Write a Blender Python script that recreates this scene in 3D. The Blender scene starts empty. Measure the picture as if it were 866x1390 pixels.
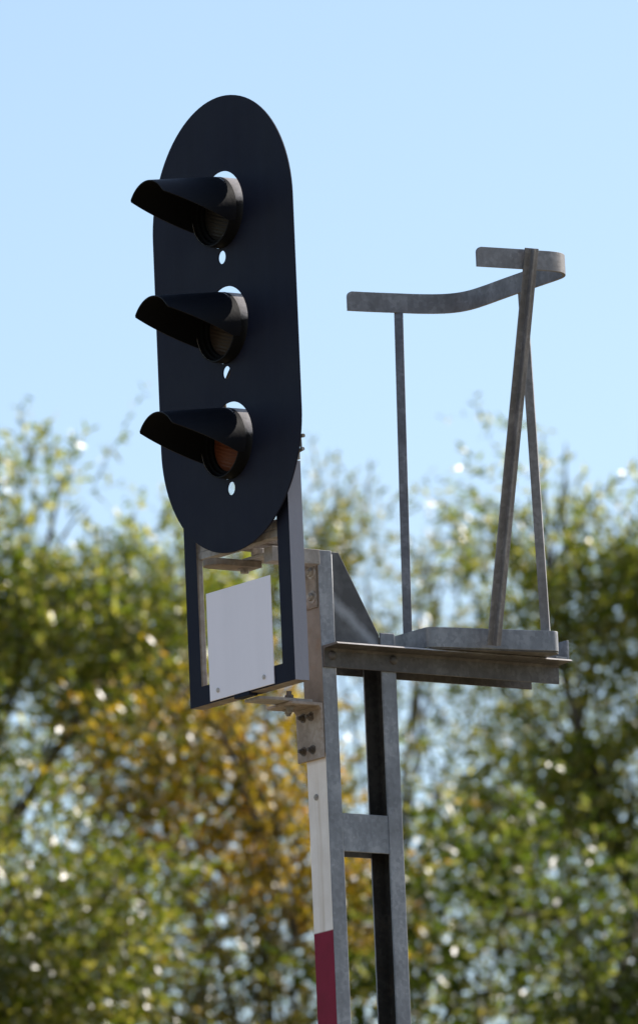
import bpy, bmesh, math, random
import numpy as np
from mathutils import Vector, Matrix

random.seed(7)
scene = bpy.context.scene
COL = scene.collection
PHI = math.radians(55)
ORIGIN = Vector((-0.224, 27.439, 7.197))        # centre of the signal's face, 7.2 m above the ground


# ------------------------------------------------------------------ node helpers
def new_mat(name):
    m = bpy.data.materials.new(name)
    m.use_nodes = True
    nt = m.node_tree
    nt.nodes.clear()
    return m, nt


def node(nt, typ, **kw):
    n = nt.nodes.new(typ)
    for k, v in kw.items():
        if k in n.inputs:
            n.inputs[k].default_value = v
        else:
            setattr(n, k, v)
    return n


def ramp(nt, fac, stops):
    r = nt.nodes.new('ShaderNodeValToRGB')
    el = r.color_ramp.elements
    while len(el) < len(stops):
        el.new(0.5)
    for e, (p, c) in zip(el, stops):
        e.position = p
        e.color = (c[0], c[1], c[2], 1)
    nt.links.new(fac, r.inputs['Fac'])
    return r.outputs['Color']


def noise(nt, vec, scale, detail=4, rough=0.55, stretch=None):
    if stretch:
        mp = nt.nodes.new('ShaderNodeMapping')
        mp.inputs['Scale'].default_value = stretch
        nt.links.new(vec, mp.inputs['Vector'])
        vec = mp.outputs['Vector']
    n = node(nt, 'ShaderNodeTexNoise', Scale=scale, Detail=detail, Roughness=rough)
    nt.links.new(vec, n.inputs['Vector'])
    return n.outputs['Fac']


def mixc(nt, fac, a, b, blend='MIX'):
    m = nt.nodes.new('ShaderNodeMix')
    m.data_type = 'RGBA'
    m.blend_type = blend
    for s, v in ((m.inputs[0], fac), (m.inputs[6], a), (m.inputs[7], b)):
        if hasattr(v, 'is_linked'):
            nt.links.new(v, s)
        elif isinstance(v, (int, float)):
            s.default_value = v
        else:
            s.default_value = (*v, 1)
    return m.outputs[2]


def finish(nt, color, rough=0.5, metal=0.0, bump=None, bump_strength=0.1, spec=0.5):
    p = nt.nodes.new('ShaderNodeBsdfPrincipled')
    for s, v in (('Base Color', color), ('Roughness', rough), ('Metallic', metal)):
        if hasattr(v, 'is_linked'):
            nt.links.new(v, p.inputs[s])
        elif isinstance(v, (int, float)):
            p.inputs[s].default_value = v
        else:
            p.inputs[s].default_value = (*v, 1)
    p.inputs['Specular IOR Level'].default_value = spec
    if bump is not None:
        b = node(nt, 'ShaderNodeBump', Strength=bump_strength, Distance=0.004)
        nt.links.new(bump, b.inputs['Height'])
        nt.links.new(b.outputs['Normal'], p.inputs['Normal'])
    o = nt.nodes.new('ShaderNodeOutputMaterial')
    nt.links.new(p.outputs[0], o.inputs['Surface'])
    return p


def galvanised(name, lo, mid, hi, rust=0.0, metal=0.35, rough=0.55):
    m, nt = new_mat(name)
    tc = nt.nodes.new('ShaderNodeTexCoord').outputs['Object']
    vor = node(nt, 'ShaderNodeTexVoronoi', Scale=95.0)
    nt.links.new(tc, vor.inputs['Vector'])
    sp = nt.nodes.new('ShaderNodeSeparateColor')
    nt.links.new(vor.outputs['Color'], sp.inputs[0])
    cloud = noise(nt, tc, 9, 6, 0.6)
    fine = noise(nt, tc, 60, 4, 0.6)
    streak = noise(nt, tc, 16, 5, 0.6, (2.2, 2.2, 0.35))
    add = node(nt, 'ShaderNodeMath', operation='MULTIPLY_ADD')
    nt.links.new(sp.outputs[0], add.inputs[0])
    add.inputs[1].default_value = 0.16
    nt.links.new(cloud, add.inputs[2])
    add2 = node(nt, 'ShaderNodeMath', operation='MULTIPLY_ADD')
    nt.links.new(streak, add2.inputs[0])
    add2.inputs[1].default_value = 0.45
    nt.links.new(add.outputs[0], add2.inputs[2])
    c = ramp(nt, add2.outputs[0], [(0.52, lo), (0.80, mid), (1.05, hi)])
    # whitish spots of zinc bloom
    spots = ramp(nt, fine, [(0.66, (0, 0, 0)), (0.74, (1, 1, 1))])
    c = mixc(nt, mixc(nt, 0.35, (0, 0, 0), spots), c, (hi[0] * 1.25, hi[1] * 1.25, hi[2] * 1.25))
    if rust > 0:
        rn = noise(nt, tc, 14, 6, 0.65)
        rm = ramp(nt, rn, [(0.60 - 0.12 * rust, (0, 0, 0)), (0.74, (rust, rust, rust))])
        c = mixc(nt, rm, c, (0.20, 0.11, 0.055))
    finish(nt, c, rough, metal, fine, 0.12)
    return m


# ------------------------------------------------------------------ materials
M = {}
M['galv'] = galvanised('galvanised_steel', (0.135, 0.142, 0.156), (0.20, 0.21, 0.23), (0.29, 0.30, 0.32))
M['galv_dark'] = galvanised('weathered_galvanised_steel', (0.055, 0.050, 0.047), (0.090, 0.083, 0.079), (0.14, 0.133, 0.128), rust=0.15, rough=0.6)
M['galv_brown'] = galvanised('stained_steel', (0.115, 0.088, 0.062), (0.19, 0.152, 0.118), (0.29, 0.245, 0.205), rust=0.6, metal=0.1, rough=0.65)
M['bright_edge'] = galvanised('pale_zinc_edge_glint', (0.40, 0.36, 0.33), (0.52, 0.48, 0.45), (0.62, 0.59, 0.56), metal=0.1)  # pale zinc; on the flange edge it paints in a sun glint
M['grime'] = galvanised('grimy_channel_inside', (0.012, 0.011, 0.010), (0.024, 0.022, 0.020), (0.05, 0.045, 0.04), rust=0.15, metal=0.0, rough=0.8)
M['zinc_pale'] = galvanised('pale_zinc_plate', (0.19, 0.165, 0.145), (0.27, 0.245, 0.225), (0.37, 0.345, 0.325), rust=0.5, metal=0.1, rough=0.6)
M['bracket'] = galvanised('pale_stained_bracket_steel', (0.20, 0.155, 0.125), (0.30, 0.25, 0.215), (0.40, 0.35, 0.32), rust=0.5, metal=0.05, rough=0.65)
M['bolt_dark'] = galvanised('dark_bolt_steel', (0.055, 0.045, 0.037), (0.10, 0.082, 0.068), (0.18, 0.15, 0.13), rust=0.5, metal=0.2)
M['rail'] = galvanised('handrail_steel', (0.135, 0.128, 0.130), (0.205, 0.198, 0.203), (0.30, 0.293, 0.30), rust=0.05, rough=0.55)


def paint(name, base, var, rough, wear=None, spec=0.5, bump=0.08, scale=6):
    m, nt = new_mat(name)
    tc = nt.nodes.new('ShaderNodeTexCoord').outputs['Object']
    n1 = noise(nt, tc, scale, 5, 0.6)
    n2 = noise(nt, tc, 90, 3, 0.6)
    c = ramp(nt, n1, [(0.3, tuple(b * (1 - var) for b in base)), (0.7, tuple(b * (1 + var) for b in base))])
    # faint vertical run marks from rain
    st = noise(nt, tc, 22, 4, 0.6, (1.0, 1.0, 0.06))
    c = mixc(nt, 0.35, c, ramp(nt, st, [(0.35, tuple(b * (1 - var * 1.4) for b in base)), (0.65, tuple(b * (1 + var * 1.4) for b in base))]))
    if wear:
        w = ramp(nt, noise(nt, tc, 40, 6, 0.7), [(0.68, (0, 0, 0)), (0.72, (1, 1, 1))])
        c = mixc(nt, w, c, wear)
    rr = ramp(nt, n1, [(0.3, (rough - 0.06,) * 3), (0.7, (rough + 0.06,) * 3)])
    finish(nt, c, rr, 0.0, n2, bump, spec)
    return m


def dusty_black(name):
    """black paint, bleached and dusted pale where the surface faces up"""
    m, nt = new_mat(name)
    tc = nt.nodes.new('ShaderNodeTexCoord').outputs['Object']
    geo = nt.nodes.new('ShaderNodeNewGeometry')
    sx = nt.nodes.new('ShaderNodeSeparateXYZ')
    nt.links.new(geo.outputs['Normal'], sx.inputs[0])
    n1 = noise(nt, tc, 45, 5, 0.65)
    a = node(nt, 'ShaderNodeMath', operation='MULTIPLY_ADD')
    nt.links.new(n1, a.inputs[0])
    a.inputs[1].default_value = 0.5
    nt.links.new(sx.outputs['Z'], a.inputs[2])
    mask = ramp(nt, a.outputs[0], [(0.33, (0, 0, 0)), (0.52, (1, 1, 1))])
    pale = ramp(nt, noise(nt, tc, 70, 5, 0.7), [(0.3, (0.30, 0.27, 0.26)), (0.7, (0.46, 0.43, 0.42))])
    c = mixc(nt, mask, (0.006, 0.006, 0.0065), pale)
    finish(nt, c, 0.6, 0, n1, 0.1, 0.12)
    return m


M['black'] = paint('matt_black_paint', (0.0078, 0.0100, 0.0225), 0.16, 0.66, spec=0.18)
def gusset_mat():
    m, nt = new_mat('gusset_steel_with_pale_band')
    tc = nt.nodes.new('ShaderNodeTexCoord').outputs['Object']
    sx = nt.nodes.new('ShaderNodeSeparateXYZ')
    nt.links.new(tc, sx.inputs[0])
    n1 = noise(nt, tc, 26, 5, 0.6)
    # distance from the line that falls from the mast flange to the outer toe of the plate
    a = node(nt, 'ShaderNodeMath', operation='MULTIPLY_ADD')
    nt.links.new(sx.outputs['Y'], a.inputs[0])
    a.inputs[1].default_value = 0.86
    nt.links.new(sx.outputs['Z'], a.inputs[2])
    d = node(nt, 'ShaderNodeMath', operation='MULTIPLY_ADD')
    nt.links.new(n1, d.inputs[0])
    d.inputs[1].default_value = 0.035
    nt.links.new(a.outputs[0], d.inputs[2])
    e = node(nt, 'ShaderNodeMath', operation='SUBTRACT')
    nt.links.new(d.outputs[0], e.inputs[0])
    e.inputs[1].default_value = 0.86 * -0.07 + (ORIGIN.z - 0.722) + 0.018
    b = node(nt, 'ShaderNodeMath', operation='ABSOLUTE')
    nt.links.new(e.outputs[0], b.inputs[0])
    band = ramp(nt, b.outputs[0], [(0.004, (1, 1, 1)), (0.030, (0, 0, 0))])  # pale diagonal band, fading out to both sides
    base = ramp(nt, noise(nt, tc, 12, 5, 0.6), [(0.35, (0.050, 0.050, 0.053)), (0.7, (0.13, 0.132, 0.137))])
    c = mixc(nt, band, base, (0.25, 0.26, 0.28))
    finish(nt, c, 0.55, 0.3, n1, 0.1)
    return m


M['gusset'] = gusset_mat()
M['black_in'] = paint('flat_black_inside', (0.006, 0.006, 0.0065), 0.1, 0.85, spec=0.1)
M['hood'] = paint('hood_black_paint', (0.0065, 0.007, 0.0105), 0.15, 0.55, spec=0.22)
M['tube'] = dusty_black('dusty_black_housing')
M['grey_paint'] = paint('grey_frame_paint', (0.25, 0.25, 0.295), 0.04, 0.55, spec=0.4)
M['white_plate'] = paint('white_enamel_plate', (0.88, 0.83, 0.90), 0.03, 0.45, spec=0.4, bump=0.03)
M['bolt'] = galvanised('bolt_steel', (0.14, 0.12, 0.10), (0.26, 0.23, 0.20), (0.40, 0.37, 0.33), rust=0.5, metal=0.4)


def mast_paint():
    """front flange: bare stained steel above, weathered white band, red band below, by height on the mast"""
    m, nt = new_mat('mast_front_paint')
    tc = nt.nodes.new('ShaderNodeTexCoord').outputs['Object']
    sx = nt.nodes.new('ShaderNodeSeparateXYZ')
    nt.links.new(tc, sx.inputs[0])
    z = sx.outputs['Z']

    def above(level, soft=0.002):
        mr = node(nt, 'ShaderNodeMapRange')
        mr.inputs['From Min'].default_value = level - soft
        mr.inputs['From Max'].default_value = level + soft
        nt.links.new(z, mr.inputs['Value'])
        return mr.outputs[0]
    n1 = noise(nt, tc, 12, 6, 0.65)
    st = noise(nt, tc, 30, 4, 0.6, (1, 1, 0.05))
    white = ramp(nt, n1, [(0.3, (0.76, 0.69, 0.64)), (0.7, (0.87, 0.81, 0.77))])
    white = mixc(nt, mixc(nt, 0.5, (0, 0, 0), ramp(nt, st, [(0.58, (0, 0, 0)), (0.72, (1, 1, 1))])), white, (0.50, 0.40, 0.30))
    red = ramp(nt, n1, [(0.3, (0.17, 0.0025, 0.022)), (0.7, (0.22, 0.004, 0.030))])
    bare = ramp(nt, n1, [(0.3, (0.15, 0.125, 0.10)), (0.7, (0.25, 0.215, 0.185))])
    rn = ramp(nt, noise(nt, tc, 18, 6, 0.65), [(0.55, (0, 0, 0)), (0.75, (0.6, 0.6, 0.6))])
    bare = mixc(nt, rn, bare, (0.22, 0.13, 0.075))
    H = ORIGIN.z
    chips = ramp(nt, noise(nt, tc, 55, 6, 0.75), [(0.69, (0, 0, 0)), (0.71, (1, 1, 1))])
    white = mixc(nt, mixc(nt, 0.6, (0, 0, 0), chips), white, (0.34, 0.28, 0.23))
    red = mixc(nt, mixc(nt, 0.5, (0, 0, 0), chips), red, (0.36, 0.14, 0.15))
    c = mixc(nt, above(H - 1.603), red, white)
    c = mixc(nt, above(H - 2.60), white, c)
    c = mixc(nt, above(H - 3.60), red, c)
    c = mixc(nt, above(H - 4.60), white, c)
    c = mixc(nt, above(H - 5.60), red, c)
    # rusty dribble just under the bracket, then bare steel above it
    c = mixc(nt, above(H - 1.147 + 0.0, 0.012), c, (0.42, 0.25, 0.12))
    c = mixc(nt, above(H - 1.135, 0.004), c, bare)
    finish(nt, c, 0.6, 0.0, n1, 0.05, 0.22)
    return m


M['mast_front'] = mast_paint()


def lens_mat(name, col):
    m, nt = new_mat(name)
    finish(nt, col, 0.45, 0.0, None, 0, 0.12)
    return m


M['lens_clear'] = lens_mat('smoked_grey_lens', (0.018, 0.016, 0.0145))
M['lens_brown'] = lens_mat('brown_lens', (0.032, 0.022, 0.016))
M['lens_amber'] = lens_mat('dull_amber_lens', (0.10, 0.030, 0.014))


def leaf_mat(name, stops, trans, patch=None, gloss=0.50):
    """thin leaf: diffuse + translucent + waxy gloss, every leaf its own tint"""
    m, nt = new_mat(name)
    geo = nt.nodes.new('ShaderNodeNewGeometry')
    tc = nt.nodes.new('ShaderNodeTexCoord').outputs['Object']
    c = ramp(nt, geo.outputs['Random Per Island'], stops)
    n1 = noise(nt, tc, 0.9, 3, 0.6)
    if patch:
        # the turned leaves sit towards the top of the crown
        sz = nt.nodes.new('ShaderNodeSeparateXYZ')
        nt.links.new(tc, sz.inputs[0])
        hz = node(nt, 'ShaderNodeMath', operation='MULTIPLY_ADD')
        nt.links.new(sz.outputs['Z'], hz.inputs[0])
        hz.inputs[1].default_value = 0.16
        hz.inputs[2].default_value = -0.16 * 9.55
        hs = node(nt, 'ShaderNodeMath', operation='ADD')
        nt.links.new(hz.outputs[0], hs.inputs[0])
        nt.links.new(n1, hs.inputs[1])
        n1 = hs.outputs[0]
        pm = ramp(nt, n1, [(patch[0], (0, 0, 0)), (patch[1], (1, 1, 1))])
        c = mixc(nt, pm, c, ramp(nt, geo.outputs['Random Per Island'], patch[2]))
    tcol = mixc(nt, 1.0, c, trans, 'MULTIPLY')
    d = nt.nodes.new('ShaderNodeBsdfDiffuse')
    t = nt.nodes.new('ShaderNodeBsdfTranslucent')
    g = node(nt, 'ShaderNodeBsdfGlossy', Roughness=gloss)
    g.inputs['Color'].default_value = (1, 1, 1, 1)
    nt.links.new(c, d.inputs['Color'])
    nt.links.new(tcol, t.inputs['Color'])
    m1 = node(nt, 'ShaderNodeMixShader', Fac=0.58)
    nt.links.new(d.outputs[0], m1.inputs[1])
    nt.links.new(t.outputs[0], m1.inputs[2])
    fr = node(nt, 'ShaderNodeFresnel', IOR=1.22)
    fk = node(nt, 'ShaderNodeMath', operation='MULTIPLY')
    nt.links.new(fr.outputs[0], fk.inputs[0])
    fk.inputs[1].default_value = 0.27
    m2 = nt.nodes.new('ShaderNodeMixShader')
    nt.links.new(fk.outputs[0], m2.inputs[0])
    nt.links.new(m1.outputs[0], m2.inputs[1])
    nt.links.new(g.outputs[0], m2.inputs[2])
    o = nt.nodes.new('ShaderNodeOutputMaterial')
    nt.links.new(m2.outputs[0], o.inputs['Surface'])
    return m


GREEN = [(0.0, (0.045, 0.065, 0.010)), (0.40, (0.115, 0.142, 0.020)), (0.72, (0.20, 0.205, 0.034)), (0.90, (0.36, 0.31, 0.12))]
OLIVE = [(0.0, (0.036, 0.043, 0.009)), (0.45, (0.105, 0.114, 0.020)), (0.8, (0.185, 0.172, 0.034)), (0.95, (0.34, 0.26, 0.10))]
GOLD = [(0.0, (0.05, 0.05, 0.010)), (0.30, (0.12, 0.115, 0.018)), (0.5, (0.34, 0.245, 0.024)), (0.8, (0.50, 0.36, 0.034)), (0.97, (0.38, 0.19, 0.025))]
TR = (2.3, 2.4, 1.0)
M['leaf_green'] = leaf_mat('willow_leaves', GREEN, TR)
M['leaf_olive'] = leaf_mat('olive_leaves', OLIVE, TR)
M['leaf_bush'] = leaf_mat('bush_leaves', [(p, tuple(k * 0.66 for k in c)) for p, c in GREEN], TR)
M['leaf_dull'] = leaf_mat('dull_late_leaves', [(p, (c[0] * 0.62, c[1] * 0.78, c[2] * 0.8)) for p, c in OLIVE], (2.0, 2.1, 1.0))
M['leaf_gold'] = leaf_mat('autumn_leaves', OLIVE, (1.7, 1.6, 1.0), (0.40, 0.58, GOLD))


def bark_mat():
    m, nt = new_mat('bark')
    tc = nt.nodes.new('ShaderNodeTexCoord').outputs['Object']
    n1 = noise(nt, tc, 6, 6, 0.7, (1, 1, 0.25))
    finish(nt, ramp(nt, n1, [(0.35, (0.045, 0.036, 0.028)), (0.7, (0.14, 0.115, 0.09))]), 0.85, 0, n1, 0.6, 0.2)
    return m


M['bark'] = bark_mat()


# ------------------------------------------------------------------ object helpers
def thing(name, label, cat, base, rot=-PHI, group=None):
    o = bpy.data.objects.new(name, None)
    o.empty_display_size = 0.2
    COL.objects.link(o)
    o.location = base
    o.rotation_euler = (0, 0, rot)
    o['label'] = label
    o['category'] = cat
    if group:
        o['group'] = group
    return o


def link(name, bm, mat, parent=None, offset=(0, 0, 0), bevel=0.0, smooth=False, label=None, seg=2):
    """the mesh is written in signal coordinates (u, b, z about the face centre) and moved into its thing's own frame"""
    bmesh.ops.translate(bm, verts=bm.verts, vec=Vector(offset))
    bmesh.ops.recalc_face_normals(bm, faces=bm.faces)
    me = bpy.data.meshes.new(name)
    bm.to_mesh(me)
    bm.free()
    for k in (mat if isinstance(mat, (list, tuple)) else [mat]):
        me.materials.append(k)
    if smooth:
        for p in me.polygons:
            p.use_smooth = True
    o = bpy.data.objects.new(name, me)
    COL.objects.link(o)
    if parent:
        o.parent = parent
    if label:
        o['label'] = label
    if bevel > 0:
        md = o.modifiers.new('edge', 'BEVEL')
        md.width = bevel
        md.segments = seg
        md.limit_method = 'ANGLE'
        md.angle_limit = math.radians(40)
    if smooth == 'auto':
        for p in me.polygons:
            p.use_smooth = True
        md = o.modifiers.new('es', 'EDGE_SPLIT')
        md.split_angle = math.radians(35)
    return o


def box(bm, x0, x1, y0, y1, z0, z1):
    v = [bm.verts.new((x, y, z)) for z in (z0, z1) for x, y in ((x0, y0), (x1, y0), (x1, y1), (x0, y1))]
    for f in ((0, 3, 2, 1), (4, 5, 6, 7), (0, 1, 5, 4), (1, 2, 6, 5), (2, 3, 7, 6), (3, 0, 4, 7)):
        bm.faces.new([v[i] for i in f])


def prism(bm, pts, fn, t0, t1):
    """extrude the 2D outline pts between t0 and t1; fn(p, q, t) gives the 3D point"""
    n = len(pts)
    a = [bm.verts.new(fn(p, q, t0)) for p, q in pts]
    c = [bm.verts.new(fn(p, q, t1)) for p, q in pts]
    bm.faces.new(a)
    bm.faces.new(c[::-1])
    for i in range(n):
        j = (i + 1) % n
        bm.faces.new((a[i], c[i], c[j], a[j]))


def ring_faces(bm, rings, closed=True):
    for r0, r1 in zip(rings, rings[1:]):
        n = len(r0)
        for i in range(n if closed else n - 1):
            j = (i + 1) % n
            bm.faces.new((r0[i], r0[j], r1[j], r1[i]))


def tube(bm, pts, rad, n=10):
    pts = [Vector(p) for p in pts]
    rings = []
    ref = Vector((0.3, 0.2, 1)).normalized()
    for i, p in enumerate(pts):
        d = (pts[min(i + 1, len(pts) - 1)] - pts[max(i - 1, 0)]).normalized()
        s = d.cross(ref)
        if s.length < 0.05:
            s = d.cross(Vector((1, 0, 0)))
        s.normalize()
        t = s.cross(d)
        r = rad[i] if isinstance(rad, (list, tuple)) else rad
        rings.append([bm.verts.new(p + (s * math.cos(a) + t * math.sin(a)) * r) for a in [2 * math.pi * k / n for k in range(n)]])
    ring_faces(bm, rings)
    bm.faces.new(rings[0][::-1])
    bm.faces.new(rings[-1])


def hexbolt(bm, c, axis, r=0.011, h=0.009, washer=True, shank=0.0):
    """bolt head (and a washer) whose base sits at c, pointing along axis"""
    ax = Vector(axis).normalized()
    s = ax.orthogonal().normalized()
    t = ax.cross(s)
    c = Vector(c)

    def cyl(n, rr, h0, h1, ph=0.0):
        a = [bm.verts.new(c + ax * h0 + (s * math.cos(ph + 2 * math.pi * k / n) + t * math.sin(ph + 2 * math.pi * k / n)) * rr) for k in range(n)]
        b = [bm.verts.new(c + ax * h1 + (s * math.cos(ph + 2 * math.pi * k / n) + t * math.sin(ph + 2 * math.pi * k / n)) * rr * (0.93 if n == 6 else 1)) for k in range(n)]
        ring_faces(bm, [a, b])
        bm.faces.new(a[::-1])
        bm.faces.new(b)
    h0 = -0.001
    if washer:
        cyl(16, r * 1.45, -0.001, 0.0022)
        h0 = 0.0015
    cyl(6, r, h0, h0 + h, 0.4)
    if shank:
        cyl(10, r * 0.55, h0 + h - 0.001, h0 + h + shank)


def section_bar(bm, p0, p1, section, side):
    """bar with a 2D section swept from p0 to p1; section x runs along side"""
    p0, p1 = Vector(p0), Vector(p1)
    d = (p1 - p0).normalized()
    s = (Vector(side) - d * Vector(side).dot(d)).normalized()
    t = d.cross(s)
    a = [bm.verts.new(p0 + s * x + t * y) for x, y in section]
    c = [bm.verts.new(p1 + s * x + t * y) for x, y in section]
    bm.faces.new(a)
    bm.faces.new(c[::-1])
    n = len(section)
    for i in range(n):
        j = (i + 1) % n
        bm.faces.new((a[i], c[i], c[j], a[j]))


def flat_strip(bm, path, zb, zt, th, end_round=0.014):
    """upright flat bar bent along a plan path (outer edge = path), with rounded top corners at its two ends"""
    P = [Vector((p[0], p[1])) for p in path]
    acc = [0]
    for a, b in zip(P, P[1:]):
        acc.append(acc[-1] + (b - a).length)
    L = acc[-1]

    def at(s):
        s = min(max(s, 0), L)
        for i in range(len(P) - 1):
            if s <= acc[i + 1] + 1e-9:
                k = (s - acc[i]) / max(1e-9, acc[i + 1] - acc[i])
                return P[i].lerp(P[i + 1], k)
        return P[-1]
    ss = []
    if end_round:
        ss += [end_round * (1 - math.cos(k * math.pi / 2 / 6)) for k in range(7)]
        ss += [s for s in acc if end_round < s < L - end_round]
        ss += [L - end_round * (1 - math.cos(k * math.pi / 2 / 6)) for k in range(6, -1, -1)]
    else:
        ss = acc
    rings = []
    for s in ss:
        p = at(s)
        d = (at(s + 0.004) - at(s - 0.004)).normalized()
        nrm = Vector((d.y, -d.x))
        q = p - nrm * th
        drop = 0
        if end_round:
            e = min(s, L - s)
            if e < end_round:
                drop = end_round - math.sqrt(max(0, end_round ** 2 - (end_round - e) ** 2))
        rings.append([bm.verts.new((p.x, p.y, zb)), bm.verts.new((p.x, p.y, zt - drop)), bm.verts.new((q.x, q.y, zt - drop)), bm.verts.new((q.x, q.y, zb))])
    ring_faces(bm, rings)
    bm.faces.new(rings[0][::-1])
    bm.faces.new(rings[-1])


def smooth_path(pts, n=8):
    P = [Vector(p) for p in pts]
    out = []
    for i in range(len(P) - 1):
        a, b, c, d = P[max(i - 1, 0)], P[i], P[i + 1], P[min(i + 2, len(P) - 1)]
        for k in range(n):
            t = k / n
            out.append(0.5 * ((2 * b) + (c - a) * t + (2 * a - 5 * b + 4 * c - d) * t * t + (3 * b - a - 3 * c + d) * t ** 3))
    out.append(P[-1])
    return out


def uz(b):
    return lambda p, q, t: (p, t, q)


# local -> world base points of the three metal things (all share the signal's axes)
ROT = Matrix.Rotation(-PHI, 4, 'Z')


def base_at(u, b, z):
    return ORIGIN + ROT @ Vector((u, b, z))


# ================================================================== THE SIGNAL HEAD
SB = (-0.02, 0.04, -0.983)
sig = thing('railway_signal', 'black oval three-lamp railway signal head with hoods and a blank white plate', 'railway signal', base_at(*SB))
off = tuple(-k for k in SB)

# backboard: a stadium shaped sheet with three lamp openings and three small drain holes
cu = bpy.data.curves.new('backboard_outline', 'CURVE')
cu.dimensions = '2D'
cu.fill_mode = 'BOTH'
cu.resolution_u = 1


def add_loop(pts):
    sp = cu.splines.new('POLY')
    sp.points.add(len(pts) - 1)
    for q, (x, y) in zip(sp.points, pts):
        q.co = (x, y, 0, 1)
    sp.use_cyclic_u = True


RP, ZT, ZB = 0.3275, 0.615, -0.607
out = [(RP * math.cos(a), ZT - RP + RP * math.sin(a)) for a in [math.pi * k / 48 for k in range(49)]]
out += [(RP * math.cos(a), ZB + RP + RP * math.sin(a)) for a in [math.pi + math.pi * k / 48 for k in range(49)]]
add_loop(out)
LZ = (0.3105, 0.0, -0.3105)
for lz in LZ:
    add_loop([(0.103 * math.cos(a), lz + 0.103 * math.sin(a)) for a in [2 * math.pi * k / 48 for k in range(48)]])
    add_loop([(-0.007 + 0.0178 * math.cos(a), lz - 0.127 + 0.0178 * math.sin(a)) for a in [2 * math.pi * k / 20 for k in range(20)]])
cu.extrude = 0.0015
cu.bevel_depth = 0.0007
cu.offset = -0.0007
tmp = bpy.data.objects.new('tmp', cu)
COL.objects.link(tmp)
dg = bpy.context.evaluated_depsgraph_get()
me = bpy.data.meshes.new_from_object(tmp.evaluated_get(dg))
bpy.data.objects.remove(tmp)
bm = bmesh.new()
bm.from_mesh(me)
bpy.data.meshes.remove(me)
bmesh.ops.remove_doubles(bm, verts=bm.verts, dist=1e-6)
for v in bm.verts:                       # outline is in x,y: stand it up, centred a little behind b = 0
    v.co = Vector((v.co.x, 0.0022 - v.co.z, v.co.y))
link('backboard', bm, M['black'], sig, off)

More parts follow.
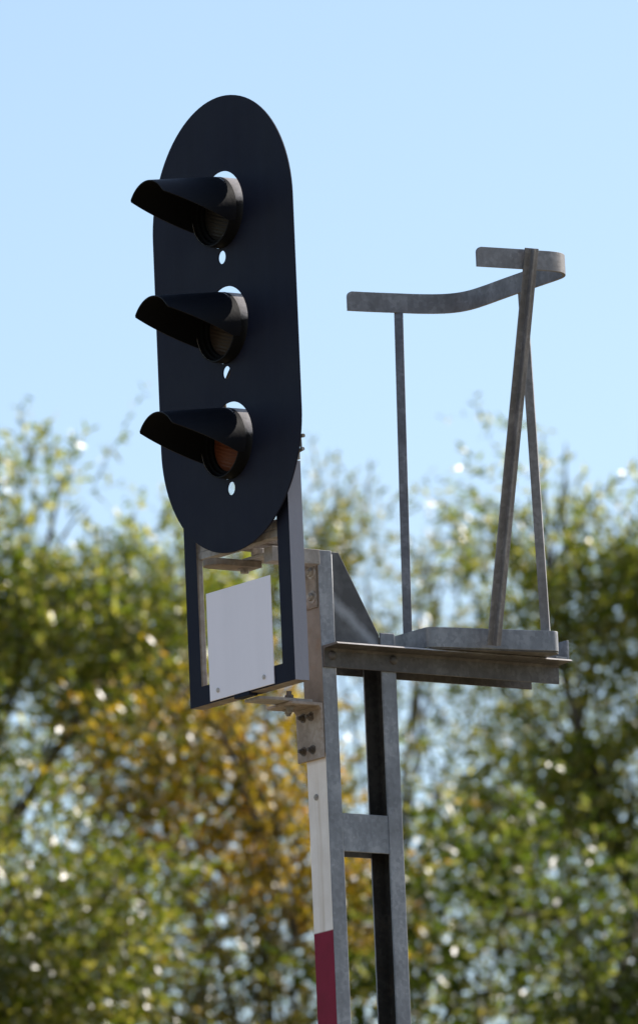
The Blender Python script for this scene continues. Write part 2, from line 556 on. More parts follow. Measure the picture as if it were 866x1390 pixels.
# lamps: bezel tube through the opening, recessed ribbed lens, long drooping hood
for lz, lm, lab in zip(LZ, ('lens_clear', 'lens_brown', 'lens_amber'),
                       ('smoky grey lens', 'brown ribbed lens', 'dull orange-brown ribbed lens')):
    # housing tube behind and through the board, sitting a little low in its opening
    lz = lz - 0.0085
    bm = bmesh.new()
    prof = [(0.0895, -0.034), (0.0925, -0.034), (0.0935, -0.030), (0.0945, 0.010), (0.0945, 0.034), (0.0915, 0.0345), (0.0915, 0.115), (0.066, 0.135), (0.0001, 0.137)]
    inner = [(0.0895, -0.034), (0.0885, 0.006), (0.0001, 0.006)]
    N = 56
    for pr, cap in ((prof, None), (inner, None)):
        rings = []
        for r, b in pr:
            rings.append([bm.verts.new((r * math.cos(2 * math.pi * k / N), b, lz + r * math.sin(2 * math.pi * k / N))) for k in range(N)])
        ring_faces(bm, rings)
    bmesh.ops.remove_doubles(bm, verts=bm.verts, dist=1e-5)
    lamp = link('lamp', bm, M['tube'], sig, off, smooth='auto')
    # lens
    bm = bmesh.new()
    rings = []
    nr = 14
    for i in range(nr):
        r = 0.074 * (1 - i / (nr - 1)) + 0.0003
        b = -0.002 - 0.016 * (1 - (r / 0.074) ** 2)
        ring = []
        for k in range(N):
            a = 2 * math.pi * k / N
            ring.append(bm.verts.new((r * math.cos(a), b, lz + r * math.sin(a))))
        rings.append(ring)
    ring_faces(bm, rings)
    bmesh.ops.subdivide_edges(bm, edges=bm.edges, cuts=1, use_grid_fill=True)
    for v in bm.verts:                   # prism ribs across the glass, slanting
        v.co.y += 0.0011 * math.sin((v.co.z - lz + 0.35 * v.co.x) * 2 * math.pi / 0.0105) if (v.co.x ** 2 + (v.co.z - lz) ** 2) < 0.07 ** 2 else 0
    ln = link('lens', bm, M[lm], lamp, (0, 0, 0), smooth=True, label=lab)
    for v in ln.data.vertices:
        v.co += Vector(off)
    # bezel ring round the lens: stepped, dark
    bm = bmesh.new()
    prof = [(0.0890, -0.033), (0.0885, -0.020), (0.082, -0.020), (0.082, -0.010), (0.0735, -0.010), (0.0735, 0.002)]
    rings = [[bm.verts.new((r * math.cos(2 * math.pi * k / N), b, lz + r * math.sin(2 * math.pi * k / N))) for k in range(N)] for r, b in prof]
    ring_faces(bm, rings)
    bz = link('bezel', bm, M['black_in'], lamp, off, smooth='auto')
    # hood: upper part of a tube, square front above, cut back in a straight slant to the lower rear
    bm = bmesh.new()
    L0, LB, TH0, TH1 = 0.236, 0.036, math.radians(56), math.radians(114)
    r0, dr, th = 0.0945, 0.128, 0.0026
    zf, zbk = math.cos(TH0), math.cos(TH1)
    NT, NB = 60, 10
    outer, inn = [], []
    for i in range(NT + 1):
        a = -TH1 + 2 * TH1 * i / NT
        lim = L0 if abs(a) <= TH0 else LB + (L0 - LB) * (math.cos(a) - zbk) / (zf - zbk)
        lim = max(lim, LB)
        co, ci = [], []
        for j in range(NB + 1):
            L = 0.016 + (lim - 0.016) * j / NB
            Ld = max(L - 0.02, 0)
            co.append(bm.verts.new((r0 * math.sin(a), -L, lz + r0 * math.cos(a) - dr * Ld)))
            ci.append(bm.verts.new(((r0 - th) * math.sin(a), -L, lz + (r0 - th) * math.cos(a) - dr * Ld)))
        outer.append(co)
        inn.append(ci)
    fo, fi = [], []
    for i in range(NT):
        for j in range(NB):
            fo.append(bm.faces.new((outer[i][j], outer[i + 1][j], outer[i + 1][j + 1], outer[i][j + 1])))
            f = bm.faces.new((inn[i][j], inn[i][j + 1], inn[i + 1][j + 1], inn[i + 1][j]))
            f.material_index = 1
        bm.faces.new((outer[i][NB], outer[i + 1][NB], inn[i + 1][NB], inn[i][NB]))
        bm.faces.new((outer[i][0], inn[i][0], inn[i + 1][0], outer[i + 1][0]))
    for i in (0, NT):
        for j in range(NB):
            bm.faces.new((outer[i][j], outer[i][j + 1], inn[i][j + 1], inn[i][j]))
    link('hood', bm, [M['hood'], M['black_in']], lamp, off, smooth='auto')

# mounting frame: U of angle steel behind the board; face black, sides grey, inner and under faces bare
FU0, FU1, FB0, FB1, FZ0, FZ1 = -0.267, 0.2225, 0.0210, 0.0650, -0.983, -0.400
SW, BW, T = 0.056, 0.051, 0.005
bm = bmesh.new()
# face plate (one outline, notched)
prism(bm, [(FU0, FZ0), (FU1, FZ0), (FU1, FZ1), (FU1 - SW, FZ1), (FU1 - SW, FZ0 + BW), (FU0 + SW, FZ0 + BW), (FU0 + SW, FZ1), (FU0, FZ1)], lambda p, q, t: (p, t, q), FB0, FB0 + T)
for f in bm.faces:
    f.normal_update()
# side webs and bottom web, each butted behind the face plate
y0 = FB0 + T
box(bm, FU1 - T, FU1, y0, FB1, FZ0, FZ1)
box(bm, FU0, FU0 + T, y0, FB1, FZ0, FZ1)
box(bm, FU0 + T, FU1 - T, y0, FB1, FZ0, FZ0 + T)
bmesh.ops.recalc_face_normals(bm, faces=bm.faces)
for f in bm.faces:
    f.normal_update()
    n = f.normal
    c = f.calc_center_median()
    if n.y < -0.9:
        f.material_index = 0
    elif n.x > 0.9 and c.x > FU1 - 0.001:
        f.material_index = 1
    else:
        f.material_index = 2
frame = link('mounting_frame', bm, [M['black'], M['grey_paint'], M['galv_brown']], sig, off)
# inner return lips of the two stiles
for uu in (FU0 + SW - 0.004, ):
    bm = bmesh.new()
    box(bm, uu - 0.0005, uu + 0.0042, FB0 + T, FB0 + T + 0.014, FZ0 + BW, FZ1)
    link('return_lip', bm, M['zinc_pale'], frame, off, bevel=0.001)
# stile tops: hook bolts that stick out past the board's edge
bm = bmesh.new()
tube(bm, [(0.222, 0.058, -0.335), (0.250, 0.060, -0.338)], 0.0052, 10)
tube(bm, [(0.222, 0.058, -0.376), (0.246, 0.060, -0.372)], 0.0050, 10)
tube(bm, [(0.236, 0.059, -0.336), (0.238, 0.059, -0.375)], 0.003, 8)
box(bm, 0.180, 0.224, 0.050, 0.064, -0.396, -0.322)
link('hook_bolt', bm, M['bolt'], frame, off, smooth='auto')
bm = bmesh.new()
tube(bm, [(0.20, 0.05, 0.262), (0.238, 0.058, 0.266)], 0.004, 8)
tube(bm, [(0.20, 0.05, 0.280), (0.236, 0.058, 0.283)], 0.003, 8)
link('hook_bolt', bm, M['bolt'], frame, off, smooth='auto')
# upper cross member seen under the board, with a ribbed strip on it
bm = bmesh.new()
box(bm, FU0 + T + 0.001, FU1 - T - 0.001, 0.030, 0.062, -0.592, -0.572)
for k in range(30):
    u = -0.05 + k * 0.0075
    box(bm, u, u + 0.0035, 0.0290, 0.0315, -0.568, -0.552)
box(bm, FU0 + T + 0.001, FU1 - T - 0.001, 0.0315, 0.058, -0.5715, -0.545)
link('cross_member', bm, M['zinc_pale'], frame, off, bevel=0.0015)
# rear spine that carries the lamps, and a cable looping past a drain hole
bm = bmesh.new()
box(bm, -0.060, -0.030, 0.138, 0.150, -0.56, 0.42)
box(bm, 0.030, 0.060, 0.138, 0.150, -0.56, 0.42)
for z in (0.40, 0.155, -0.155, -0.47):
    box(bm, -0.030, 0.030, 0.139, 0.149, z, z + 0.03)
box(bm, -0.060, -0.030, 0.063, 0.1375, -0.592, -0.56)
box(bm, 0.030, 0.060, 0.063, 0.1375, -0.592, -0.56)
link('lamp_carrier', bm, M['galv_brown'], sig, off, bevel=0.001)
bm = bmesh.new()
cab = [(-0.03, 0.12, 0.03), (-0.095, 0.135, -0.01), (-0.125, 0.11, -0.07), (-0.155, 0.10, -0.118), (-0.19, 0.115, -0.165), (-0.175, 0.125, -0.25), (-0.09, 0.13, -0.31)]
tube(bm, smooth_path(cab, 6), 0.0055, 8)
link('lamp_cable', bm, M['galv_brown'], sig, off, smooth=True)

# white plate bolted to the front of the frame
bm = bmesh.new()
box(bm, -0.1685, 0.1295, 0.0170, 0.0202, -0.979, -0.691)
plate = link('blank_plate', bm, M['white_plate'], sig, off, bevel=0.0008)
for (u, z) in ((-0.129, -0.955), (0.086, -0.955)):
    bm = bmesh.new()
    hexbolt(bm, (u, 0.0170, z), (0, -1, 0), 0.0045, 0.003)
    link('bolt', bm, M['bright_edge'], plate, off)
# clip under the bottom rail
bm = bmesh.new()
box(bm, -0.056, 0.014, 0.0275, 0.044, -0.9908, -0.9832)
box(bm, -0.056, 0.014, 0.0165, 0.0272, -0.9908, -0.9793)
link('clip', bm, M['black'], frame, off, bevel=0.001)
# lower support bar from under the frame back to the mast
bm = bmesh.new()
prism(bm, [(-0.050, 0.045), (0.018, 0.045), (0.018, 0.216), (-0.050, 0.216)], lambda p, q, t: (p, q, t), -0.9995, -0.991)
bar = link('support_bar', bm, M['zinc_pale'], sig, off, bevel=0.0012)
bm = bmesh.new()
hexbolt(bm, (-0.010, 0.160, -0.991), (0, 0, 1), 0.0125, 0.011, True, 0.010)
link('bolt', bm, M['bolt_dark'], bar, off)
# upper swivel arm: rounded flat bar and its bolt, hanging under the board and running back to the mast
bm = bmesh.new()
arm = []
for k in range(13):
    a = math.pi * (1 + k / 12)
    arm.append((-0.085 + 0.034 * math.cos(a), -0.005 + 0.034 * math.sin(a)))
arm += [(-0.051, 0.120), (-0.119, 0.120)]
prism(bm, arm, lambda p, q, t: (p, q, t), -0.634, -0.616)
uarm = link('swivel_arm', bm, M['galv_brown'], sig, off, bevel=0.002)
bm = bmesh.new()
hexbolt(bm, (-0.083, 0.085, -0.634), (0, 0, -1), 0.013, 0.010, True)
link('bolt', bm, M['bolt'], uarm, off)
bm = bmesh.new()
box(bm, -0.085, 0.030, 0.080, 0.215, -0.6155, -0.607)
box(bm, 0.035, 0.075, 0.066, 0.218, -0.640, -0.600)
tube(bm, [(-0.03, 0.095, -0.6065), (-0.03, 0.095, -0.590)], 0.020, 18)
link('swivel_arm', bm, M['zinc_pale'], sig, off, bevel=0.0015)

# ================================================================== THE MAST
GZ = -ORIGIN.z
MB = (-0.013, 0.358, GZ)
mast = thing('signal_mast', 'grey galvanised twin channel signal mast with white and red painted front', 'signal mast', base_at(*MB))
offm = tuple(-k for k in MB)
UR, UL = 0.032, -0.057
BF, BR = 0.240, 0.478
FL, WT, FT = 0.046, 0.006, 0.008
ZFT, ZRT = -0.591, -0.801

# front channel: web to the front, flanges to the rear
prof_f = [(UL, BF), (UR, BF), (UR, BF + FL), (UR - 0.006, BF + FL), (UR - FT, BF + WT), (UL + FT, BF + WT), (UL + 0.006, BF + FL), (UL, BF + FL)]
bm = bmesh.new()
prism(bm, prof_f, lambda p, q, t: (p, q, t), GZ + 0.03, ZFT)
for f in bm.faces:
    f.normal_update()
bmesh.ops.recalc_face_normals(bm, faces=bm.faces)
for f in bm.faces:
    f.normal_update()
    if f.normal.y < -0.9 and f.calc_center_median().y < BF + 0.001:
        f.material_index = 1
link('front_channel', bm, [M['galv'], M['mast_front']], mast, offm, bevel=0.0018)
# rear channel: opens to the front
prof_r = [(UL, BR), (UL, BR - FL), (UL + 0.006, BR - FL), (UL + FT, BR - WT), (UR - FT, BR - WT), (UR - 0.006, BR - FL), (UR, BR - FL), (UR, BR)]
bm = bmesh.new()
prism(bm, prof_r, lambda p, q, t: (p, q, t), GZ + 0.03, ZRT)
bmesh.ops.recalc_face_normals(bm, faces=bm.faces)
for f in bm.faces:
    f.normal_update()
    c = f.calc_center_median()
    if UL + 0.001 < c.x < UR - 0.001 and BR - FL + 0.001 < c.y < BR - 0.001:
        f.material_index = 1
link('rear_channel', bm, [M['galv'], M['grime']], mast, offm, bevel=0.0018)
# batten plates between the channels
z = -1.393
while z > GZ + 0.4:
    for (ua, ub) in ((UR - 0.0075, UR - 0.0015), (UL + 0.0015, UL + 0.0075)):
        bm = bmesh.new()
        box(bm, ua, ub, BF + FL - 0.0005, BR - FL + 0.0005, z, z + 0.102)
        link('batten_plate', bm, M['galv'], mast, offm, bevel=0.0015)
    z -= 0.86
# gusset plates at the top
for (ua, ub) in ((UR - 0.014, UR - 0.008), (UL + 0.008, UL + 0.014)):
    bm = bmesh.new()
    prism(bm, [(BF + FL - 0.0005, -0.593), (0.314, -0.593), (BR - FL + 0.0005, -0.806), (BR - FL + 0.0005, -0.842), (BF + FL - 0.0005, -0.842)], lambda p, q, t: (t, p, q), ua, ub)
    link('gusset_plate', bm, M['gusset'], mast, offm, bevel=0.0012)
# weld beads along the gusset
bm = bmesh.new()
tube(bm, [(UR - 0.007, BF + FL + 0.001, -0.60), (UR - 0.007, BF + FL + 0.001, -0.838)], 0.0035, 8)
link('weld_bead', bm, M['galv'], mast, offm, smooth=True)
# lower bracket: an angle bolted to the web
BT = 0.008
bm = bmesh.new()
prism(bm, [(BF - 0.0005, -1.146), (BF - BT, -1.146), (BF - BT, -1.0165), (BF - BT - 0.006, -1.0085), (BF - 0.100, -1.0085), (BF - 0.100, -1.0000), (BF - 0.0005, -1.0000)], lambda p, q, t: (t, p, q), -0.087, 0.030)
brk = link('bracket_angle', bm, M['bracket'], mast, offm, bevel=0.0015)
for (u, z) in ((-0.052, -1.030), (-0.016, -1.031), (-0.056, -1.118), (-0.014, -1.119)):
    bm = bmesh.new()
    hexbolt(bm, (u, BF - BT, z), (0, -1, 0), 0.0085, 0.009, True, 0.007)
    link('bolt', bm, M['bolt_dark'], brk, offm)
bm = bmesh.new()
hexbolt(bm, (-0.012, BF - 0.078, -1.0085), (0, 0, -1), 0.011, 0.009, True, 0.006)
link('bolt', bm, M['bolt'], brk, offm)
bm = bmesh.new()
hexbolt(bm, (-0.060, BF - 0.050, -1.0085), (0, 0, -1), 0.011, 0.009, True, 0.006)
link('bolt', bm, M['bolt'], brk, offm)
# upper bracket plate on the web, with its two bolts
bm = bmesh.new()
box(bm, -0.050, 0.0265, BF - 0.007, BF - 0.0004, -0.745, -0.602)
ub = link('bracket_plate', bm, M['galv_brown'], mast, offm, bevel=0.0012)
for z in (-0.650, -0.715):
    bm = bmesh.new()
    hexbolt(bm, (0.010, BF - 0.007, z), (0, -1, 0), 0.012, 0.010, True, 0.004)
    link('bolt', bm, M['bolt'], ub, offm)
# little bolt head in the white band
bm = bmesh.new()
hexbolt(bm, (-0.018, BF, -1.245), (0, -1, 0), 0.006, 0.004, True)
link('bolt', bm, M['zinc_pale'], mast, offm)
# foot plate on a concrete block
bm = bmesh.new()
box(bm, -0.16, 0.134, 0.19, 0.53, GZ + 0.018, GZ + 0.03)
link('foot_plate', bm, M['galv'], mast, offm, bevel=0.003)
m, nt = new_mat('concrete')
tc = nt.nodes.new('ShaderNodeTexCoord').outputs['Object']
finish(nt, ramp(nt, noise(nt, tc, 12, 6), [(0.3, (0.26, 0.25, 0.23)), (0.7, (0.38, 0.37, 0.34))]), 0.85, 0, noise(nt, tc, 60), 0.3, 0.2)
M['concrete'] = m
bm = bmesh.new()
box(bm, -0.36, 0.334, 0.01, 0.71, GZ - 0.5, GZ + 0.018)
link('foundation', bm, M['concrete'], mast, offm, bevel=0.012)

# ================================================================== THE SERVICE PLATFORM
PB = (0.0, 0.62, -0.848)
plat = thing('service_platform', 'grey steel service platform with curved waist rail bolted behind the signal', 'platform', base_at(*PB))
offp = tuple(-k for k in PB)
UA = UR + 0.0015
# near and far support angles
bm = bmesh.new()
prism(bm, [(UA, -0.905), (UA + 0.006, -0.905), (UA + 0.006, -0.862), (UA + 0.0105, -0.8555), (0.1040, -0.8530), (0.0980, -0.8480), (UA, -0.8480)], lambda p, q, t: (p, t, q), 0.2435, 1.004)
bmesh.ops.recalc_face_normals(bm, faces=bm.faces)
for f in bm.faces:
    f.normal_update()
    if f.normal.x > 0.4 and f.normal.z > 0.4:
        f.material_index = 1  # chamfer coloured pale to carry the glint of sun along it
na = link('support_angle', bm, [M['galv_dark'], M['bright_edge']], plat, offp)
UB = UL - 0.0015
bm = bmesh.new()
prism(bm, [(UB, -0.905), (UB - 0.006, -0.905), (UB - 0.006, -0.862), (UB - 0.0105, -0.8555), (-0.129, -0.8530), (-0.129, -0.8480), (UB, -0.8480)], lambda p, q, t: (p, t, q), 0.2435, 0.985)
fa = link('support_angle', bm, M['galv_dark'], plat, offp, bevel=0.0014, seg=3)
for b in (0.269, 0.465):
    bm = bmesh.new()
    ring = []
    # round-headed bolts
    c = Vector((UA + 0.006, b, -0.874))
    rings = []
    for i in range(6):
        a = i / 5 * math.pi / 2
        r, h = 0.0125 * math.cos(a) + 0.0002, 0.0085 * math.sin(a)
        rings.append([bm.verts.new(c + Vector((h, r * math.cos(2 * math.pi * k / 18), r * math.sin(2 * math.pi * k / 18)))) for k in range(18)])
    ring_faces(bm, rings)
    link('bolt', bm, M['galv_dark'], na, offp, smooth=True)
# end stop across the tail of the two angles
bm = bmesh.new()
box(bm, -0.120, 0.0955, 0.9935, 1.0000, -0.8478, -0.796)
box(bm, -0.120, 0.0955, 0.9560, 0.9930, -0.8478, -0.8420)
link('end_stop', bm, M['galv'], plat, offp, bevel=0.001)
# floor plate
bm = bmesh.new()
prism(bm, [(0.100, 0.545), (0.166, 0.905), (0.150, 0.925), (-0.165, 0.925), (-0.180, 0.905), (-0.125, 0.545)], lambda p, q, t: (p, q, t), -0.8475, -0.8435)
link('floor_plate', bm, M['galv_dark'], plat, offp, bevel=0.0008)
# toe board: bent flat bar round three sides
toe = [(-0.110, 0.538), (0.085, 0.538)]
toe += [(0.085 + 0.020 * math.sin(a), 0.558 - 0.020 * math.cos(a)) for a in [math.radians(10 * k) for k in range(1, 9)]]
toe += [(0.170, 0.895)]
toe += [(0.148 + 0.0225 * math.cos(a), 0.899 + 0.0225 * math.sin(a)) for a in [math.radians(10 * k) for k in range(0, 10)]]
toe += [(-0.165, 0.9215)]
bm = bmesh.new()
flat_strip(bm, toe, -0.8434, -0.7895, 0.006, 0)
link('toe_board', bm, M['galv'], plat, offp, bevel=0.0012)
# waist rail: flat bar, open towards the mast
rail = [(-0.2195, 0.546), (-0.2080, 0.611), (-0.1900, 0.687), (-0.1735, 0.753), (-0.1500, 0.806), (-0.1180, 0.838), (-0.0720, 0.853), (-0.004, 0.854), (0.066, 0.850), (0.150, 0.846), (0.210, 0.844),
        (0.281, 0.842), (0.330, 0.841), (0.372, 0.836), (0.405, 0.818), (0.427, 0.790), (0.432, 0.758), (0.429, 0.725), (0.425, 0.681), (0.416, 0.620), (0.403, 0.533)]
rail2 = [(p.x, p.y) for p in smooth_path([(a, b, 0) for a, b in rail], 6)]
bm = bmesh.new()
flat_strip(bm, rail2[::-1], 0.125, 0.178, 0.008, 0.015)
link('waist_rail', bm, M['rail'], plat, offp, bevel=0.0013, smooth=False)
# three uprights
bm = bmesh.new()
section_bar(bm, (-0.004, 0.545, -0.8430), (-0.1865, 0.692, 0.1245), [(-0.012, -0.004), (0.012, -0.004), (0.012, 0.004), (-0.012, 0.004)], (0.6, 0.8, 0))
link('upright', bm, M['rail'], plat, offp, bevel=0.001, label='slim flat bar upright under the free end of the rail')
bm = bmesh.new()
sec = [(-0.022, -0.004), (0.018, -0.004), (0.018, 0.001), (-0.017, 0.001), (-0.017, 0.028), (-0.022, 0.028)]
section_bar(bm, (0.1640, 0.705, -0.8400), (0.4445, 0.6833, 0.1775), [(0.020, 0.005), (-0.020, 0.005), (-0.020, 0.0), (-0.004, 0.0), (-0.004, -0.020), (0.001, -0.020), (0.001, 0.0), (0.020, 0.0)], (0.15, 1, 0))
link('upright', bm, M['rail'], plat, offp, bevel=0.001, label='steel section upright leaning out to the rail')
bm = bmesh.new()
section_bar(bm, (0.115, 0.913, -0.8430), (0.159, 0.853, 0.1700), [(-0.012, -0.006), (0.012, -0.006), (0.012, 0.006), (-0.012, 0.006)], (0.72, 0.69, 0))
link('upright', bm, M['rail'], plat, offp, bevel=0.001, label='flat bar upright at the back of the rail')


# ================================================================== TREES
def leaf_batch(rng, base, dirs, length, width):
    """thin pointed leaves as folded quads; base (n,3), dirs (n,3) unit, length (n,), width ratio"""
    n = len(base)
    rnd = rng.normal(size=(n, 3))
    side = np.cross(dirs, rnd)
    side /= np.linalg.norm(side, axis=1)[:, None] + 1e-9
    nrm = np.cross(side, dirs)
    L = length[:, None]
    w = L * width
    mid = base + dirs * L * 0.45
    v = np.empty((n, 4, 3))
    v[:, 0] = base
    v[:, 1] = mid + side * w * 0.5 + nrm * w * 0.12
    v[:, 2] = base + dirs * L
    v[:, 3] = mid - side * w * 0.5 + nrm * w * 0.12
    return v.reshape(-1, 3)


def quads_object(name, verts, mat, parent, wood, wood_mat):
    n1 = len(verts) // 4
    verts = np.concatenate([verts, wood])
    n = len(verts) // 4
    me = bpy.data.meshes.new(name)
    me.vertices.add(len(verts))
    me.vertices.foreach_set('co', verts.astype(np.float32).ravel())
    me.loops.add(n * 4)
    me.loops.foreach_set('vertex_index', np.arange(n * 4, dtype=np.int32))
    me.polygons.add(n)
    me.polygons.foreach_set('loop_start', np.arange(0, n * 4, 4, dtype=np.int32))
    me.polygons.foreach_set('loop_total', np.full(n, 4, dtype=np.int32))
    me.update(calc_edges=True)
    me.materials.append(mat)
    me.materials.append(wood_mat)
    mi = np.zeros(n, dtype=np.int32)
    mi[n1:] = 1
    me.polygons.foreach_set('material_index', mi)
    o = bpy.data.objects.new(name, me)
    COL.objects.link(o)
    o.parent = parent
    return o


def make_tree(seed, label, x, y, lobes, leaf, shoots_per_m3, leaves_per_shoot, leaf_len, leaf_w, shoot_len, up, trunk_r, zfine, gap=0.0, kind='leafy_tree', spike=0.25):
    """lobes: (cx, cy, cz, rx, ry, rz, density) in metres relative to the trunk foot"""
    rng = np.random.default_rng(seed)
    t = thing(kind, label, 'tree', (x, y, 0), 0.0, 'trees behind the signal')
    # --- wood: trunk, limbs to each lobe, branches to clump centres
    bm = bmesh.new()
    top = max(l[2] for l in lobes)
    tp = [(0, 0, -0.2)]
    k = 9
    for i in range(1, k + 1):
        f = i / k
        tp.append((0.25 * math.sin(2.1 * f + seed), 0.25 * math.sin(1.7 * f + 2 * seed), top * f))
    tp = [(a - tp[0][0] * 0, b, c) for a, b, c in tp]
    tube(bm, smooth_path(tp, 3), [trunk_r * (1.25 - 1.20 * (i / (3 * k)) ** 0.6) for i in range(3 * k + 1)], 10)
    clumps = []
    for (cx, cy, cz, rx, ry, rz, dens) in lobes:
        vol = 4.19 * rx * ry * rz
        zs = max(min(cz - rz * 0.6, top * 0.8), top * 0.25)
        f = zs / top
        s = Vector((0.25 * math.sin(2.1 * f + seed), 0.25 * math.sin(1.7 * f + 2 * seed), zs))
        e = Vector((cx, cy, cz + rz * 0.55))
        mid = s.lerp(e, 0.5) + Vector((rng.normal() * 0.15, rng.normal() * 0.15, 0.12))
        lr = trunk_r * 0.20
        limb = smooth_path([s, mid, e], 5)
        tube(bm, limb, [lr * (1 - 0.8 * i / (len(limb) - 1)) for i in range(len(limb))], 7)
        nb = int(6 + vol * 1.1)
        for _ in range(nb):
            d = rng.normal(size=3)
            d /= np.linalg.norm(d)
            r = rng.uniform(0.45, 1.0)
            c = Vector((cx + d[0] * rx * r, cy + d[1] * ry * r, cz + d[2] * rz * r))
            p = limb[int(rng.integers(1, len(limb) - 1))]
            if c.z < p.z - 0.4:
                p = limb[0]
            md = p.lerp(c, 0.55) + Vector((0, 0, 0.12 * (c - p).length))
            br = smooth_path([p, md, c], 4)
            tube(bm, br, [0.009 * (1 - 0.75 * i / (len(br) - 1)) + 0.002 for i in range(len(br))], 5)
            clumps.append((c, dens))
    link('trunk', bm, M['bark'], t, smooth=True)
    # --- foliage: leafy shoots scattered through the lobes
    verts = []
    twigs = []
    for (cx, cy, cz, rx, ry, rz, dens) in lobes:
        vol = 4.19 * rx * ry * rz
        n = int(vol * shoots_per_m3 * dens * DENS)
        d = rng.normal(size=(n, 3))
        d /= np.linalg.norm(d, axis=1)[:, None]
        r = rng.uniform(0, 1, n) ** (1 / 2.4) * (1 + spike * np.abs(rng.normal(size=n)) * (rng.uniform(size=n) < 0.25))
        pos = np.array([cx, cy, cz]) + d * r[:, None] * np.array([rx, ry * 0.62, rz])
        # clumping: drop shoots where a coarse 3-D wave field is low, leaving gaps
        ph = rng.uniform(0, 6.28, 9)
        q = pos
        fld = (np.sin(q[:, 0] * 3.1 + ph[0]) * np.sin(q[:, 2] * 3.6 + ph[1] + q[:, 1]) + np.sin(q[:, 1] * 2.7 + ph[2] + q[:, 0] * 1.3) * np.sin(q[:, 2] * 2.3 + ph[3])
               + 0.8 * np.sin(q[:, 0] * 6.3 + ph[4]) * np.sin(q[:, 2] * 6.9 + ph[5]) * np.sin(q[:, 1] * 5.7 + ph[6]))
        keep = fld > (gap + rng.normal(size=n) * 0.35)
        fine = pos[:, 2] > zfine
        keep &= fine | (rng.uniform(size=n) < 0.16)
        pos, d, fine = pos[keep], d[keep], fine[keep]
        n = len(pos)
        rr = rng.normal(size=(n, 3)) * 0.42
        sd = d * np.array([0.75, 0.75, 0.35]) + np.array([0, 0, up]) + rr
        sd /= np.linalg.norm(sd, axis=1)[:, None]
        sl = shoot_len * rng.uniform(0.55, 1.3, n)
        sag = rng.uniform(0.05, 0.45, n)
        K = leaves_per_shoot
        for k in range(K):
            f = (k + rng.uniform(0, 0.9, n)) / K
            b = pos + sd * (sl * f)[:, None]
            b[:, 2] -= sag * sl * f * f
            ld = sd * 0.75 + rng.normal(size=(n, 3)) * 0.55
            ld[:, 2] -= 0.25
            ld /= np.linalg.norm(ld, axis=1)[:, None]
            ln = 1.12 * leaf_len * rng.uniform(0.6, 1.25, n) * (1.05 - 0.35 * f)
            ln = np.where(fine, ln, ln * 2.3)
            verts.append(leaf_batch(rng, b, ld, ln, leaf_w))
        # the twigs themselves as slim three-sided slivers
        f = rng.uniform(size=n) < 0.5
        a = pos[f]
        e = a + sd[f] * sl[f][:, None]
        e[:, 2] -= sag[f] * sl[f]
        m = a + sd[f] * (sl[f] * 0.55)[:, None]
        m[:, 2] -= sag[f] * sl[f] * 0.3
        for (p0, p1, w0, w1) in ((a, m, 0.004, 0.003), (m, e, 0.003, 0.0012)):
            for ax in (np.array([1.0, 0, 0]), np.array([0, 1.0, 0.2])):
                v = np.empty((len(p0), 4, 3))
                v[:, 0] = p0 - ax * w0
                v[:, 1] = p0 + ax * w0
                v[:, 2] = p1 + ax * w1
                v[:, 3] = p1 - ax * w1
                twigs.append(v.reshape(-1, 3))
    quads_object('crown', np.concatenate(verts), M[leaf], t, np.concatenate(twigs), M['bark'])
    print(label, sum(len(v) for v in verts) // 4, 'leaves')
    return t


DENS = 3.4
# left: tall willow
make_tree(11, 'tall green tree with feathery top left of the signal', -2.2, 55.0,
          [(0.60, 0.0, 10.75, 1.15, 1.3, 0.75, 1.0), (0.85, 0.1, 11.72, 0.42, 0.6, 0.58, 0.6), (0.0, 0.2, 11.5, 0.7, 0.9, 0.6, 0.8), (-1.6, 0.2, 10.4, 1.5, 1.5, 1.3, 0.8),
           (1.35, -0.1, 11.0, 0.55, 0.7, 0.75, 0.9), (0.7, 0.4, 9.5, 0.9, 1.0, 0.7, 0.5), (0.3, 0.2, 7.6, 2.0, 1.8, 1.5, 0.35)],
          'leaf_green', 150, 15, 0.072, 0.30, 0.42, 0.55, 0.20, 8.6, gap=-0.25)
# far left, lower and nearer
make_tree(12, 'bright green bushy tree low at the left edge', -2.3, 50.0,
          [(0.75, 0.0, 9.05, 0.75, 0.9, 0.75, 1.0), (0.2, 0.2, 8.6, 1.2, 1.2, 0.9, 1.0), (0.0, 0.0, 7.0, 1.7, 1.6, 1.3, 0.6)],
          'leaf_bush', 130, 14, 0.068, 0.34, 0.36, 0.35, 0.14, 8.0, gap=0.15)
# middle: turning gold
make_tree(13, 'tree with golden orange autumn leaves below the signal head', -0.55, 52.0,
          [(-0.08, 0.0, 10.03, 0.54, 0.8, 0.58, 1.0), (-0.1, 0.1, 9.0, 0.95, 1.1, 0.9, 0.75), (0.2, 0.0, 9.45, 0.55, 0.9, 0.65, 0.7), (0.0, 0.0, 7.4, 1.6, 1.6, 1.3, 0.6)],
          'leaf_gold', 150, 13, 0.066, 0.44, 0.34, 0.35, 0.07, 8.2, gap=-0.05)
# centre back
make_tree(14, 'pale thin topped tree showing between mast and waist rail', 0.35, 60.0,
          [(-0.25, 0.0, 12.25, 0.45, 0.7, 0.55, 0.7), (0.35, 0.2, 12.0, 0.35, 0.6, 0.6, 0.7), (-0.6, 0.0, 11.7, 0.8, 0.9, 0.9, 0.8), (0.35, 0.0, 10.9, 0.9, 1.0, 0.75, 0.8),
           (0.2, 0.2, 9.8, 1.2, 1.1, 0.8, 0.45), (0.1, 0.1, 8.4, 1.9, 1.7, 1.3, 0.4)],
          'leaf_olive', 135, 14, 0.070, 0.30, 0.42, 0.60, 0.17, 9.0, gap=-0.05)
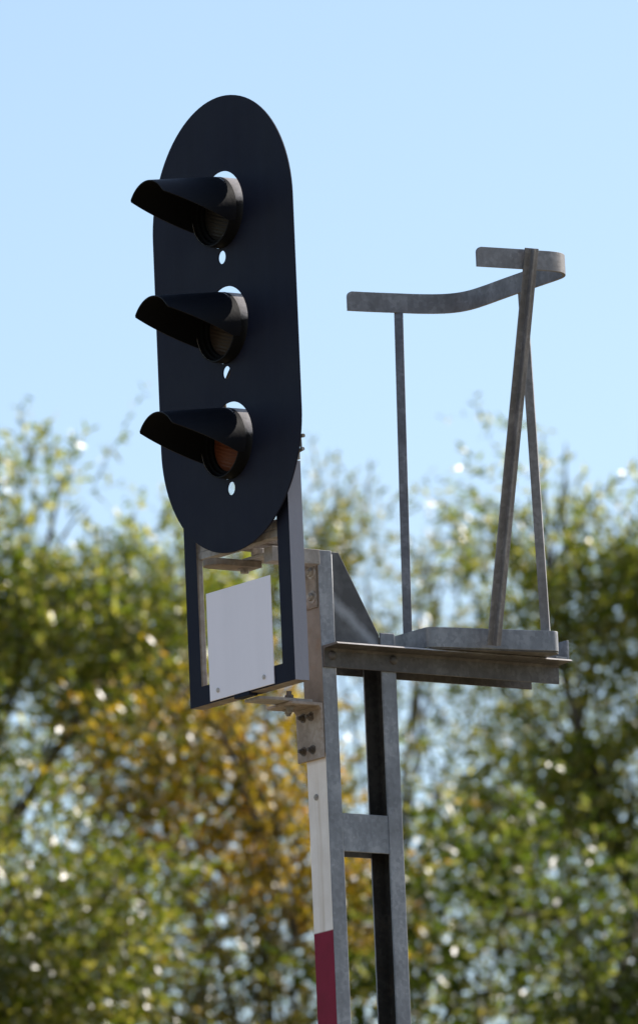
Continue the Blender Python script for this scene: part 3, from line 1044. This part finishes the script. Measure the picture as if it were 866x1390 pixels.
# right
make_tree(15, 'large leafy green tree filling the right side', 2.0, 56.0,
          [(-0.80, 0.0, 11.78, 0.42, 0.6, 0.75, 0.8), (-0.45, 0.1, 11.0, 0.8, 1.0, 0.75, 0.9), (0.6, 0.1, 11.22, 1.1, 1.3, 0.8, 0.9), (-0.95, 0.0, 10.55, 0.5, 0.8, 0.5, 0.9),
           (-0.4, 0.2, 10.15, 0.9, 1.1, 0.65, 0.65), (0.9, 0.2, 9.9, 1.4, 1.5, 1.2, 0.55), (-0.7, 0.0, 9.25, 0.8, 0.9, 0.40, 0.5), (0.3, 0.2, 7.8, 2.2, 2.0, 1.5, 0.4)],
          'leaf_green', 145, 15, 0.070, 0.32, 0.40, 0.55, 0.20, 8.8, gap=-0.2)
make_tree(16, 'low bushy dull green tree right of the mast beneath the platform', 0.85, 51.0,
          [(0.0, 0.0, 8.75, 0.9, 0.9, 0.75, 0.9), (0.75, 0.1, 8.9, 0.8, 0.9, 0.7, 0.8), (0.1, 0.0, 7.2, 1.4, 1.4, 1.1, 0.6)],
          'leaf_dull', 110, 13, 0.076, 0.46, 0.34, 0.35, 0.08, 8.0, gap=0.30)

# ================================================================== GROUND
m, nt = new_mat('dry_ground')
tc = nt.nodes.new('ShaderNodeTexCoord').outputs['Object']
g1 = noise(nt, tc, 0.25, 8, 0.65)
g2 = noise(nt, tc, 9, 5, 0.7)
c = ramp(nt, g1, [(0.35, (0.30, 0.22, 0.13)), (0.52, (0.25, 0.20, 0.11)), (0.66, (0.15, 0.16, 0.06))])
c = mixc(nt, 0.35, c, ramp(nt, g2, [(0.3, (0.16, 0.12, 0.08)), (0.7, (0.38, 0.30, 0.20))]))
finish(nt, c, 0.95, 0, g2, 0.6, 0.1)
bm = bmesh.new()
S = 3000.0
NG = 40
vs = [[bm.verts.new((S * (2 * i / NG - 1) * abs(2 * i / NG - 1), S * (2 * j / NG - 1) * abs(2 * j / NG - 1), 0)) for i in range(NG + 1)] for j in range(NG + 1)]
for j in range(NG):
    for i in range(NG):
        bm.faces.new((vs[j][i], vs[j][i + 1], vs[j + 1][i + 1], vs[j + 1][i]))
gr = link('ground', bm, m)
gr['kind'] = 'structure'

# ================================================================== LIGHT
SUN_AZ, SUN_EL = math.radians(55.5), math.radians(34)       # azimuth from +Y towards +X
s = Vector((math.sin(SUN_AZ) * math.cos(SUN_EL), math.cos(SUN_AZ) * math.cos(SUN_EL), math.sin(SUN_EL)))
sl = bpy.data.lights.new('sun', 'SUN')
sl.energy = 4.2
sl.angle = math.radians(0.53)
sl.color = (1.0, 0.93, 0.84)
so = bpy.data.objects.new('sun', sl)
COL.objects.link(so)
so.rotation_euler = s.to_track_quat('Z', 'Y').to_euler()
so.location = (20, 20, 40)

w = bpy.data.worlds.new('World')
scene.world = w
w.use_nodes = True
nt = w.node_tree
nt.nodes.clear()
sky = nt.nodes.new('ShaderNodeTexSky')
sky.sky_type = 'NISHITA'
sky.sun_disc = False
sky.sun_elevation = SUN_EL
sky.sun_rotation = SUN_AZ
sky.altitude = 0
sky.air_density = 1.0
sky.dust_density = 0.8
sky.ozone_density = 1.3
bg = node(nt, 'ShaderNodeBackground', Strength=0.12)
o = nt.nodes.new('ShaderNodeOutputWorld')
nt.links.new(sky.outputs[0], bg.inputs[0])
nt.links.new(bg.outputs[0], o.inputs[0])

# ================================================================== CAMERA
cam = bpy.data.cameras.new('camera')
co = bpy.data.objects.new('camera', cam)
COL.objects.link(co)
cam.sensor_fit = 'VERTICAL'
cam.lens = 250
cam.sensor_height = 250 * 1390 / 14420.0
cam.clip_start = 0.1
cam.clip_end = 6000
PITCH, ROLL = math.radians(10.5), 0.042
F = Vector((0, math.cos(PITCH), math.sin(PITCH)))
X = Vector((1, 0, 0))
U0 = X.cross(F)
R = math.cos(ROLL) * X - math.sin(ROLL) * U0
UPV = math.sin(ROLL) * X + math.cos(ROLL) * U0
mw = Matrix.Identity(4)
for i in range(3):
    mw[i][0], mw[i][1], mw[i][2] = R[i], UPV[i], -F[i]
mw[2][3] = 1.6
co.matrix_world = mw
cam.dof.use_dof = True
cam.dof.focus_distance = 28.1
cam.dof.aperture_fstop = 4.6
cam.dof.aperture_blades = 7
scene.camera = co

scene.view_settings.view_transform = 'Standard'
scene.view_settings.look = 'None'
scene.view_settings.exposure = 0.52
scene.view_settings.gamma = 1.0
scene.view_settings.use_curve_mapping = False
scene.render.resolution_x = 637
scene.render.resolution_y = 1024
scene.cycles.use_denoising = True
scene.cycles.max_bounces = 8
